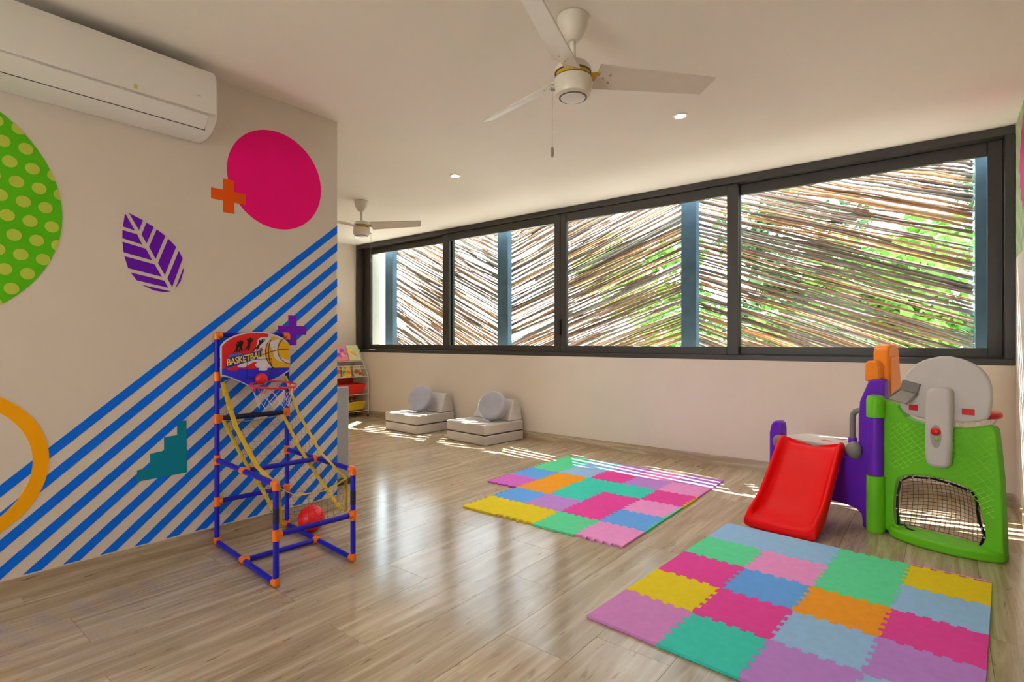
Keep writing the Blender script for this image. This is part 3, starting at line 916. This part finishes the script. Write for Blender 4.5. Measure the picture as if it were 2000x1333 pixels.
# hoop
RED = mat('hoop_red', '#d81226', 0.35, 0.04)
rc = Vector((-.215, .045, .898)); rr_ = .122
tubeobj('rim', [rc + Vector((math.cos(2 * PI * i / 40) * rr_, math.sin(2 * PI * i / 40) * rr_, .012 * -math.cos(2 * PI * i / 40))) for i in range(40)], .0055, RED, t, 8, closed=True)
bm = bmesh.new()
bmesh.ops.create_uvsphere(bm, u_segments=20, v_segments=12, radius=1, matrix=Matrix.Translation((bx + .012, .02, .928)) @ Matrix.Diagonal((.026, .036, .034, 1)))
finish('rim_mount', bm, RED, t)
NETW = mat('net_white', '#d8d4d8', 0.6)
bm = bmesh.new()
N = 10
rows = [(1.0, 0), (.86, -.045), (.74, -.085), (.66, -.125)]
def np_(row, k, half):
    f_, dz = rows[row]
    a = 2 * PI * (k + half) / N
    return rc + Vector((math.cos(a) * rr_ * f_, math.sin(a) * rr_ * f_, dz - .004))
for row in range(3):
    for k in range(N):
        h0 = .5 * (row % 2); h1 = .5 * ((row + 1) % 2)
        tube(bm, [np_(row, k, h0), np_(row + 1, k, h1 if h1 > h0 else h1)], .0013, 5)
        tube(bm, [np_(row, k, h0), np_(row + 1, k + (-1 if h1 > h0 else 1), h1)], .0013, 5)
finish('hoop_net', bm, NETW, t)
bm = bmesh.new()
for k in range(N):
    for hh in (0, -1):
        p0 = np_(0, k, 0); p1 = np_(1, k + hh, .5)
        tube(bm, [p0, p0.lerp(p1, .8)], .0019, 5)
finish('hoop_net_cords', bm, RED, t)

# ball behind the stand
o = latheobj('ball', [(.0775 * math.sin(PI * i / 24), -.0775 * math.cos(PI * i / 24)) for i in range(25)], mat('ball_red', '#f21014', 0.4, 0.03), None, 40)
o.location = (-2.985, 1.797, .0778)
tag(o, 'shiny red ball on the floor behind the toy basketball stand', 'ball')

# ------------------------------------------------------------------ grey cabinet behind the painted wall
GREYM = mat('cabinet_grey', '#a2a5aa', 0.45, 0.03)
t = thing('storage_cabinet', 'low grey cabinet just behind the end of the painted wall', 'cabinet', (-4.1, 2.385, 0))
boxobj('side_panel', (.322, .340, -.215, .21, .045, .783), GREYM, t, bevel=.012, segs=3)
boxobj('side_panel', (-.340, -.322, -.215, .21, .045, .783), GREYM, t, bevel=.012, segs=3)
boxobj('top_panel', (-.322, .322, -.215, .20, .72, .738), GREYM, t, bevel=.002)
boxobj('shelf', (-.322, .322, -.215, .195, .38, .398), GREYM, t, bevel=.002)
boxobj('bottom_panel', (-.322, .322, -.215, .20, .06, .078), GREYM, t, bevel=.002)
for sx in (-1, 1):
    boxobj('foot', (sx * .33 - .02, sx * .33 + .035, -.20, .23, 0.0, .045), mat('foot_dark', '#3a3230', 0.6), t, bevel=.006)
for z in (.25, .55):
    latheobj('screw', [(0, .0015), (.005, .0015), (.005, 0), (0, 0)], CHROME, t, 10, M=Matrix.Translation((.340, .13, z)) @ Matrix.Rotation(PI / 2, 4, 'Y'))

# ------------------------------------------------------------------ floor seats with round cushions
VEL = mat('velvet_grey', '#bcb4b0', 0.8, 0.06, 12, 0.4, 300, sheen=0.4)
VEL2 = mat('velvet_silver', '#a2a2b0', 0.5, 0.06, 12, 0.4, 300, sheen=0.5)
def soft_box(name, x0, x1, y0, y1, z0, z1, m, par, bev=.014):
    return boxobj(name, (x0, x1, y0, y1, z0, z1), m, par, bevel=bev, segs=4)
def floor_seat(label, lab2, x, y, rz):
    t = thing('floor_seat', label, 'floor seat', (x, y, 0), rz, 'grey folding floor seats')
    soft_box('lower_cushion', -.325, .325, -.31, .31, 0.001, .109, VEL, t)
    soft_box('upper_cushion', -.327, .323, -.313, .307, .117, .228, VEL, t)
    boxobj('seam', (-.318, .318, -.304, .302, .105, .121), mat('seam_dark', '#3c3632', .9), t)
    # backrest: a wedge, wider at its foot
    prof = [(.075, .230), (.305, .230), (.300, .44), (.275, .462), (.205, .462), (.185, .45)]
    bm = bmesh.new()
    A = [bm.verts.new((-.315 if z < .3 else -.25, y_, z)) for y_, z in prof]
    B = [bm.verts.new((.318 if z < .3 else .275, y_, z)) for y_, z in prof]
    bm.faces.new(A); bm.faces.new(B[::-1])
    for i in range(len(A)): bm.faces.new((A[i], A[(i + 1) % len(A)], B[(i + 1) % len(A)], B[i]))
    finish('backrest', bm, VEL, t, bevel=.016, segs=4)
    return t
def round_cushion(label, x, y, z, rz, tilt):
    r = .172; h = .055
    prof = [(0, -h)] + [(r - .03 + .03 * math.sin(a), -h + .03 - .03 * math.cos(a)) for a in [PI / 2 * i / 6 for i in range(7)]]
    prof += [(r - .03 + .03 * math.cos(a), h - .03 + .03 * math.sin(a)) for a in [PI / 2 * i / 6 for i in range(7)]] + [(r * .5, h + .004), (0, h + .006)]
    o = latheobj('round_cushion', prof, VEL2, None, 40)
    o.location = (x, y, z)
    o.rotation_euler = (math.radians(90 - tilt), 0, rz)
    tag(o, label, 'cushion', 'round grey cushions')
    return o
floor_seat('grey velvet folding floor seat at the left, nearer the book cart', '', -5.34, 4.765, math.radians(-3))
floor_seat('grey velvet folding floor seat at the right, nearer the foam mats', '', -4.19, 4.745, math.radians(-5))
round_cushion('round grey cushion leaning on the left floor seat', -5.29, 4.735, .402, math.radians(14), 24)
round_cushion('round grey cushion leaning on the right floor seat', -4.05, 4.715, .402, math.radians(12), 24)

# ------------------------------------------------------------------ book cart in the far corner
WIRE = mat('wire_white', '#d8d0c0', 0.4, 0.03)
CX, CYm = -6.99, 4.62          # cart centre; its front faces +x
t = thing('book_cart', 'white wire book cart on wheels in the far corner', 'book cart', (CX, CYm, 0))
hxw, hyw = .165, .43
for sy in (-1, 1):
    y = sy * hyw
    tubeobj('frame_rod', [(hxw, y, .05), (hxw, y, .617), (.01, y, .86), (-.06, y, 1.02)], .006, WIRE, t, 8)
    tubeobj('frame_rod', [(-hxw, y, .05), (-hxw, y, 1.0)], .006, WIRE, t, 8)
    for x in (-hxw + .01, hxw):
        w = latheobj('wheel', [(0, -.01), (.018, -.01), (.022, -.006), (.022, .006), (.018, .01), (0, .01)], mat('wheel_black', '#241e1c', 0.5), t, 16,
                     M=Matrix.Translation((x, y * .985, .0225)) @ Matrix.Rotation(PI / 2, 4, 'X'))
for (x, z) in ((hxw, .617), (.065, .775), (.09, .735), (.0, .88), (hxw, .35), (-hxw, .35), (hxw, .10), (-hxw, .10), (-hxw, .9), (-.02, .70), (-hxw, .6)):
    tubeobj('cross_rod', [(x, -hyw, z), (x, hyw, z)], .005, WIRE, t, 8)
boxobj('shelf_board', (-.12, .10, -hyw + .01, hyw - .01, .605, .612), WIRE, t)
boxobj('shelf_board', (-.15, .03, -hyw + .01, hyw - .01, .842, .849), WIRE, t)
def book(label, y, z, w, h, lean, cols, x0, seed):
    rnd = random.Random(seed)
    b = thing('picture_book', label, 'book', (CX + x0, CYm + y, z), 0, 'picture books on the cart')
    M = Matrix.Rotation(math.radians(-lean), 4, 'Y')
    bm = bmesh.new(); prism(bm, [(-w / 2, 0), (w / 2, 0), (w / 2, h), (-w / 2, h)], lambda a, c, d: M @ Vector((d, a, c)), 0, .012)
    finish('pages', bm, mat('book_' + cols[0][1:], cols[0], .5), b, smooth=0)
    for k in range(7):
        c = cols[1 + k % (len(cols) - 1)]
        yy, zz, rr2 = rnd.uniform(-w * .33, w * .33), rnd.uniform(h * .2, h * .85), rnd.uniform(.018, .045)
        bm = bmesh.new(); prism(bm, [(yy + rr2 * math.cos(q) * rnd.uniform(.7, 1.2), zz + rr2 * math.sin(q) * rnd.uniform(.7, 1.1)) for q in [2 * PI * i / 9 for i in range(9)]],
                                lambda a, cc, d: M @ Vector((d, a, cc)), .012, .0125 + .0002 * k)
        finish('cover_picture', bm, mat('book_' + c[1:], c, .5), b, smooth=0)
book('picture book with pastel and orange cover on the top tier of the cart', .30, .853, .20, .245, 24, ['#c8d0a0', '#e89030', '#e8c840', '#9cc8c0', '#d86030', '#e8e0d8'], .02, 3)
book('pink and purple picture book on the top tier of the cart', .08, .853, .20, .235, 24, ['#e07890', '#7a3ab8', '#e8a040', '#d84868', '#e8d0e0'], .02, 5)
book('yellow picture book on the middle tier of the cart', .12, .616, .15, .16, 16, ['#e0c060', '#e8a818', '#7aa040', '#d86830'], .07, 8)
book('small tan picture book at the right end of the middle tier', .31, .616, .14, .155, 16, ['#d0b890', '#b84030', '#8a9840', '#c89048'], .07, 9)
book('small red picture book on the middle tier of the cart, left', -.05, .616, .12, .155, 16, ['#d88860', '#d04858', '#e0b040'], .07, 10)
def bin_(name, label, y0, y1, z0, z1, col, x0=-.13, x1=.15):
    b = thing(name, label, 'bin', (CX, CYm, z0), 0, 'plastic bins on the cart')
    m = mat('bin_' + col[1:], col, .4, .04)
    h = z1 - z0; w = .006; tp = .035
    bm = bmesh.new()
    def ring(x0_, x1_, y0_, y1_, z): return [bm.verts.new(p) for p in ((x0_, y0_, z), (x1_, y0_, z), (x1_, y1_, z), (x0_, y1_, z))]
    a = ring(x0 + tp, x1 - tp, y0 + tp, y1 - tp, 0); b1 = ring(x0, x1, y0, y1, h); b2 = ring(x0 + w, x1 - w, y0 + w, y1 - w, h); c = ring(x0 + tp + w, x1 - tp - w, y0 + tp + w, y1 - tp - w, w)
    bm.faces.new(a[::-1]); bm.faces.new(c)
    for p, q in ((a, b1), (b1, b2), (b2, c)):
        for i in range(4): bm.faces.new((p[i], p[(i + 1) % 4], q[(i + 1) % 4], q[i]))
    finish('tub', bm, m, b, bevel=.003, segs=2)
    lipz = h
    bm = bmesh.new(); tube(bm, [(x0, y0, lipz), (x1, y0, lipz), (x1, y1, lipz), (x0, y1, lipz)], .007, 6, closed=True)
    finish('rim', bm, m, b)
    boxobj('back_flap', (x0 - .004, x0 + .003, y0 + .03, y1 - .03, h, h + .09), m, b, bevel=.003)
    return b
bin_('red_bin', 'red plastic bin on the middle of the book cart', -.10, .405, .365, .50, '#e0281c')
bin_('yellow_bin', 'yellow plastic bin at the bottom of the book cart', .06, .40, .115, .235, '#d8b428')
TOY = mat('toy_brown', '#8a5a3c', .7, .2)
for k in range(9):
    o = latheobj('toy_block', [(0, -.02), (.018, -.02), (.024, -.01), (.024, .01), (.018, .02), (0, .02)], TOY, None, 8)
    o.location = (CX + .01 + .035 * math.sin(k * 2.1), CYm + .13 + .022 * k, .232 + .022 * (k % 3))
    o.rotation_euler = (k, k * .7, 0)
    tag(o, 'brown toy piece heaped in the yellow bin of the cart', 'toy', 'brown toy pieces in the yellow bin')

# ------------------------------------------------------------------ slide playset
RED2 = mat('slide_red', '#ee080c', 0.45, 0.04, 6, spec=0.15)
PUR = mat('plastic_purple', '#6a1cc0', 0.42, 0.05, 6, spec=0.35)
GRN = mat('plastic_green', '#6cc81a', 0.45, 0.05, 6, spec=0.35)
GRN2 = mat('plastic_green_rib', '#86dc34', 0.4, 0.04, 6)
ORG = mat('plastic_orange', '#ff8e10', 0.38, 0.04, 6)
GRY = mat('plastic_grey', '#ccc5c0', 0.4, 0.03, 6)
GRY2 = mat('plastic_midgrey', '#7e7a74', 0.45, 0.05, 8)
BLK = mat('strap_black', '#141414', 0.6)
RBTN = mat('button_red', '#d81418', 0.35)
t = thing('slide_playset', 'plastic playset with red slide, purple posts and green goal wall', 'playset', (-.33, 3.94, 0), math.radians(-18))
# slide
st = [(-.03, .452, .492), (0, .456, .506), (.035, .448, .512), (.09, .405, .476), (.18, .312, .385), (.28, .208, .282), (.36, .132, .206), (.42, .090, .162), (.47, .068, .138), (.51, .060, .122), (.545, .058, .098), (.572, .048, .060), (.578, .025, .03)]
ang = math.radians(8.5)
dv = Vector((math.sin(ang), -math.cos(ang), 0)); wv = Vector((math.cos(ang), math.sin(ang), 0)); oo = Vector((-.362, -.012, 0))
bm = bmesh.new(); rings = []
for s, bz, rz_ in st:
    W = .192 + .014 * (s / .578)
    un = max(0.002, bz - .05) if s < .40 else max(0.002, (bz - .05) * max(0, (.47 - s) / .07))
    cs = [(-W, un), (-W - .004, (un + rz_) / 2), (-W, rz_ - .012), (-W + .012, rz_), (-W + .028, rz_ - .006), (-W + .040, max(bz, rz_ - .05) if rz_ - bz > .06 else (bz + rz_) / 2), (-W + .062, bz + .002), (0, bz - .004)]
    cs = cs + [(-a, b) for a, b in reversed(cs[:-1])] + [(W * .5, un), (0, un), (-W * .5, un)]
    rings.append([bm.verts.new(oo + dv * s * .955 + wv * a + Vector((0, 0, b))) for a, b in cs])
for A, B in zip(rings, rings[1:]):
    n = len(A)
    for i in range(n): bm.faces.new((A[i], A[(i + 1) % n], B[(i + 1) % n], B[i]))
bm.faces.new(rings[0][::-1]); bm.faces.new(rings[-1])
finish('slide', bm, RED2, t, smooth=60, subsurf=2)
# purple wall right of the slide
pw = [(.055, .915), (.03, .922), (-.02, .915), (-.033, .900), (-.081, .776), (-.088, .66), (-.088, .53), (-.10, .50), (-.135, .44), (-.165, .41), (-.30, .38), (-.30, .12), (-.153, .113), (-.100, .102), (-.072, .078), (-.066, .045), (-.064, .0), (.055, .0)]
prismobj('purple_wall', pw, XZ, .0, .075, PUR, t, bevel=.012, segs=3)
lp_ = [(-.672, 0), (-.672, .50), (-.66, .555), (-.64, .585), (-.605, .592), (-.585, .575), (-.580, .54), (-.580, 0)]
prismobj('purple_post', lp_, XZ, .0, .075, PUR, t, bevel=.014, segs=3)
prismobj('purple_crossbar', [(-.581, .28), (-.299, .28), (-.299, .38), (-.581, .38)], XZ, .012, .062, PUR, t, bevel=.01, segs=2)
prismobj('purple_back_panel', [(-.62, 0), (-.52, 0), (-.48, .12), (-.20, .12), (-.16, 0), (-.06, 0), (-.06, .43), (-.62, .43)], XZ, .32, .37, PUR, t, bevel=.012, segs=2)
# deck
dk = smooth_poly([(-.64, .076), (-.64, .25), (-.60, .38), (-.50, .42), (-.16, .42), (-.06, .38), (-.02, .25), (-.02, .076)], 1)
prismobj('deck', dk, XY, .432, .466, GRY, t, bevel=.006, segs=2)
for xx, yy in ((-.38, .20), (-.35, .33)):
    prismobj('deck_mark', smooth_poly([(xx - .03, yy - .02), (xx + .03, yy - .02), (xx + .04, yy + .02), (xx - .02, yy + .02)], 1), XY, .466, .4675, RBTN, t, smooth=0)
# round grey hinge caps, handle
def cap(x, y, z, r):
    bm = bmesh.new()
    bmesh.ops.create_uvsphere(bm, u_segments=24, v_segments=14, radius=1, matrix=Matrix.Translation((x, y, z)) @ Matrix.Diagonal((r * .85, r * .7, r, 1)))
    finish('hinge_cap', bm, GRY2, t)
cap(-.592, -.012, .447, .048); cap(-.105, -.012, .470, .054)
tubeobj('handle', [(-.128, .02, .51), (-.128, .02, .665), (-.124, .02, .69), (-.112, .02, .708), (-.095, .02, .715), (-.06, .02, .716)], .017, GRY2, t, 14)
latheobj('handle_collar', [(0, 0), (.026, 0), (.023, .03), (0, .03)], PUR, t, 20, c=(-.128, .02, .512))
# hinge between purple and green walls
latheobj('hinge_barrel', [(0, .34), (.043, .34), (.043, .688), (0, .688)], PUR, t, 32, c=(.016, -.012, 0))
latheobj('hinge_knuckle', [(0, .690), (.048, .690), (.048, .795), (.040, .818), (.020, .824), (0, .824)], GRN, t, 32, c=(.016, -.012, 0))
latheobj('hinge_knuckle', [(0, .002), (.048, .002), (.048, .338), (0, .338)], GRN, t, 32, c=(.016, -.012, 0))
# green wall with goal opening
gp = [(.035, .02), (.035, .815), (.052, .800), (.07, .786), (.105, .780), (.13, .765), (.148, .735), (.165, .705), (.205, .688), (.27, .677), (.383, .674), (.445, .678), (.50, .694), (.535, .704), (.558, .700), (.570, .680), (.582, .55), (.592, .42), (.600, .20), (.606, .0), (.09, .0), (.072, .02)]
hole = smooth_poly([(.104, .10), (.108, .25), (.122, .335), (.17, .372), (.294, .388), (.40, .375), (.478, .350), (.503, .296), (.535, .127), (.515, .055), (.437, .048), (.218, .048), (.12, .055)], 1)
prismobj('green_wall', gp, XZ, .0, .085, GRN, t, holes=[hole], bevel=.010, segs=3)
# bulging foot below the opening
ft = smooth_poly([(.085, .04), (.088, -.03), (.16, -.075), (.30, -.105), (.44, -.095), (.55, -.05), (.608, -.005), (.608, .09), (.085, .09)], 2)
prismobj('green_foot', ft, XY, .0, .055, GRN, t, bevel=.018, segs=4)
# lattice relief
def lattice(x0, x1, z0, z1, cut):
    bm = bmesh.new()
    step = .030
    for sgn, slope in ((1, .75), (-1, 1.1)):
        c = -1.0
        while c < 1.6:
            seg_pts = []
            n = 40
            cur = None
            for i in range(n + 1):
                x = x0 + (x1 - x0) * i / n
                z = c + sgn * slope * x
                inside = z0 <= z <= z1 and cut(x, z)
                if inside:
                    if cur is None: cur = (x, z)
                    last = (x, z)
                if (not inside or i == n) and cur is not None:
                    if last[0] - cur[0] > .01: tube(bm, [(cur[0], -.0005, cur[1]), (last[0], -.0005, last[1])], .0026 if sgn == 1 else .0018, 5)
                    cur = None
            c += step * (1 if sgn == 1 else 1.5)
    o = finish('lattice_relief', bm, GRN2, t); return o
lattice(.085, .262, .40, .67, lambda x, z: z < .70 - max(0, (x - .10)) * .25 and z > .46 - (.22 - x) * .9 * (x < .22))
lattice(.392, .565, .22, .655, lambda x, z: z > .40 - max(0, x - .42) * 1.5 and x < .575 - max(0, .5 - z) * -.02)
# net and strap
def hole_uv(u, v):
    TL, TR, BR, BL = Vector((.135, .345)), Vector((.490, .350)), Vector((.522, .06)), Vector((.115, .06))
    p = (TL * (1 - u) + TR * u) * (1 - v) + (BL * (1 - u) + BR * u) * v
    p.y += .036 * 4 * u * (1 - u) * (1 - v)
    dep = .055 + .10 * (math.sin(PI * min(1, u * 1.0)) ** .7) * (math.sin(PI * (.15 + .85 * v) / 1.15)) if 0 < u < 1 else .055
    return Vector((p.x, dep, p.y))
bm = bmesh.new()
NU, NV = 18, 15
for i in range(NU + 1): tube(bm, [hole_uv(i / NU, k / 14) for k in range(15)], .0012, 4, caps=False)
for j in range(NV + 1): tube(bm, [hole_uv(k / 18, j / NV) for k in range(19)], .0012, 4, caps=False)
finish('goal_net', bm, BLK, t, smooth=0)
sp = [(.125, .02, .068), (.118, .02, .16), (.121, .02, .25), (.135, .02, .325), (.18, .02, .358), (.295, .02, .372), (.395, .02, .358), (.468, .02, .336), (.492, .02, .29), (.478, .06, .24), (.498, .03, .18), (.522, .02, .12), (.503, .025, .062)]
tubeobj('goal_strap', sp, .013, BLK, t, 8, flat=.45)
tubeobj('goal_strap', [(.125, .02, .068), (.16, .01, .075), (.175, .0, .062), (.21, .01, .052)], .008, BLK, t, 8, flat=.5)
for x, z in ((.118, .16), (.121, .24), (.14, .33), (.20, .362), (.28, .372), (.37, .362), (.455, .342), (.512, .155), (.522, .11)):
    latheobj('clip', [(0, -.004), (.0045, -.003), (.0045, .003), (0, .003)], GRY, t, 8, M=Matrix.Translation((x, .009, z)) @ Matrix.Rotation(PI / 2, 4, 'X'))
# grey backboard with its post
bo = smooth_poly([(.138, .845), (.156, .939), (.209, 1.012), (.268, 1.048), (.352, 1.070), (.431, 1.053), (.496, 1.019), (.537, .971), (.557, .901), (.556, .822), (.545, .750), (.522, .728), (.447, .709), (.387, .706), (.261, .706), (.181, .722), (.150, .750), (.138, .79)], 1)
bbd = prismobj('backboard', bo, XZ, -.012, .030, GRY, t, bevel=.010, segs=3)
for a in ((.188, .232, .752, .784), (.434, .489, .753, .786)):
    boxobj('red_tab', (a[0], a[1], -.0135, -.011, a[2], a[3]), RBTN, bbd, bevel=.001, segs=1)
po = smooth_poly([(.284, .85), (.300, .892), (.390, .898), (.404, .86), (.398, .51), (.390, .462), (.345, .448), (.296, .460), (.280, .51)], 1)
gpost = prismobj('board_post', po, XZ, -.070, -.008, GRY, t, bevel=.018, segs=4)
prismobj('post_recess', [(.337 + .026 * math.cos(a), .635 + (.055 if math.sin(a) > 0 else .075) * math.sin(a)) for a in [2 * PI * i / 28 for i in range(28)]], XZ, -.0712, -.069, mat('recess_grey', '#a59e9a', .45), gpost, smooth=0)
bm = bmesh.new(); bmesh.ops.create_uvsphere(bm, u_segments=24, v_segments=12, radius=1, matrix=Matrix.Translation((.337, -.072, .652)) @ Matrix.Diagonal((.024, .014, .022, 1)))
finish('red_button', bm, RBTN, gpost)
bm = bmesh.new(); bmesh.ops.create_uvsphere(bm, u_segments=20, v_segments=10, radius=1, matrix=Matrix.Translation((.343, -.071, .612)) @ Matrix.Diagonal((.011, .006, .011, 1)))
finish('green_button', bm, GRN, gpost)
# chute on the board
ch = prismobj('chute', [(.162, .925), (.250, .904), (.232, .85), (.145, .868)], XZ, -.028, -.0125, GRY2, t, bevel=.003, segs=2)
bm = bmesh.new()
A = [Vector(p) for p in ((.145, -.02, .868), (.232, -.02, .85), (.203, -.085, .792), (.108, -.085, .818))]
B = [p + Vector((0, .010, -.006)) for p in A]
va = [bm.verts.new(p) for p in A]; vb = [bm.verts.new(p) for p in B]
bm.faces.new(va); bm.faces.new(vb[::-1])
for i in range(4): bm.faces.new((va[i], va[(i + 1) % 4], vb[(i + 1) % 4], vb[i]))
finish('chute_ramp', bm, mat('plastic_chute', '#9a948c', .45), ch, bevel=.002, segs=1)
for a, b in (((.145, -.02, .868), (.108, -.085, .818)), ((.232, -.02, .85), (.203, -.085, .792))):
    tubeobj('chute_edge', [a, b], .006, GRY2, ch, 8)
# hoop on the far side of the board
hc = Vector((.43, .155, .745))
tubeobj('rim', [hc + Vector((.115 * math.cos(2 * PI * i / 32), .115 * math.sin(2 * PI * i / 32), 0)) for i in range(32)], .014, RBTN, t, 10, closed=True, flat=1.2)
bm = bmesh.new()
for k in range(12):
    a0, a1, a2 = [2 * PI * (k + h_) / 12 for h_ in (0, .5, -.5)]
    for a_ in (a1, a2):
        tube(bm, [hc + Vector((.11 * math.cos(a0), .11 * math.sin(a0), -.012)), hc + Vector((.085 * math.cos(a_), .085 * math.sin(a_), -.075))], .0014, 4)
finish('rim_net', bm, NETW, t, smooth=0)
# orange climbing panel behind the purple wall
prismobj('orange_step', [(-.062, .90), (-.062, 1.005), (-.050, 1.028), (.005, 1.032), (.022, 1.005), (.022, .90)], XZ, .020, .11, ORG, t, bevel=.014, segs=3)
og = [(.08, .47), (.08, 1.08), (.095, 1.115), (.13, 1.13), (.20, 1.13), (.24, 1.10), (.27, .90), (.28, .47)]
bm = bmesh.new(); prism(bm, og, lambda a, b, d: (d, a, b), -.04, .045)
finish('orange_panel', bm, ORG, t, bevel=.016, segs=3)
bm = bmesh.new(); prism(bm, [(.11, .52), (.11, 1.05), (.21, 1.06), (.25, .80), (.25, .52)], lambda a, b, d: (d, a, b), .043, .052)
finish('orange_rib', bm, ORG, t, bevel=.003, segs=2)
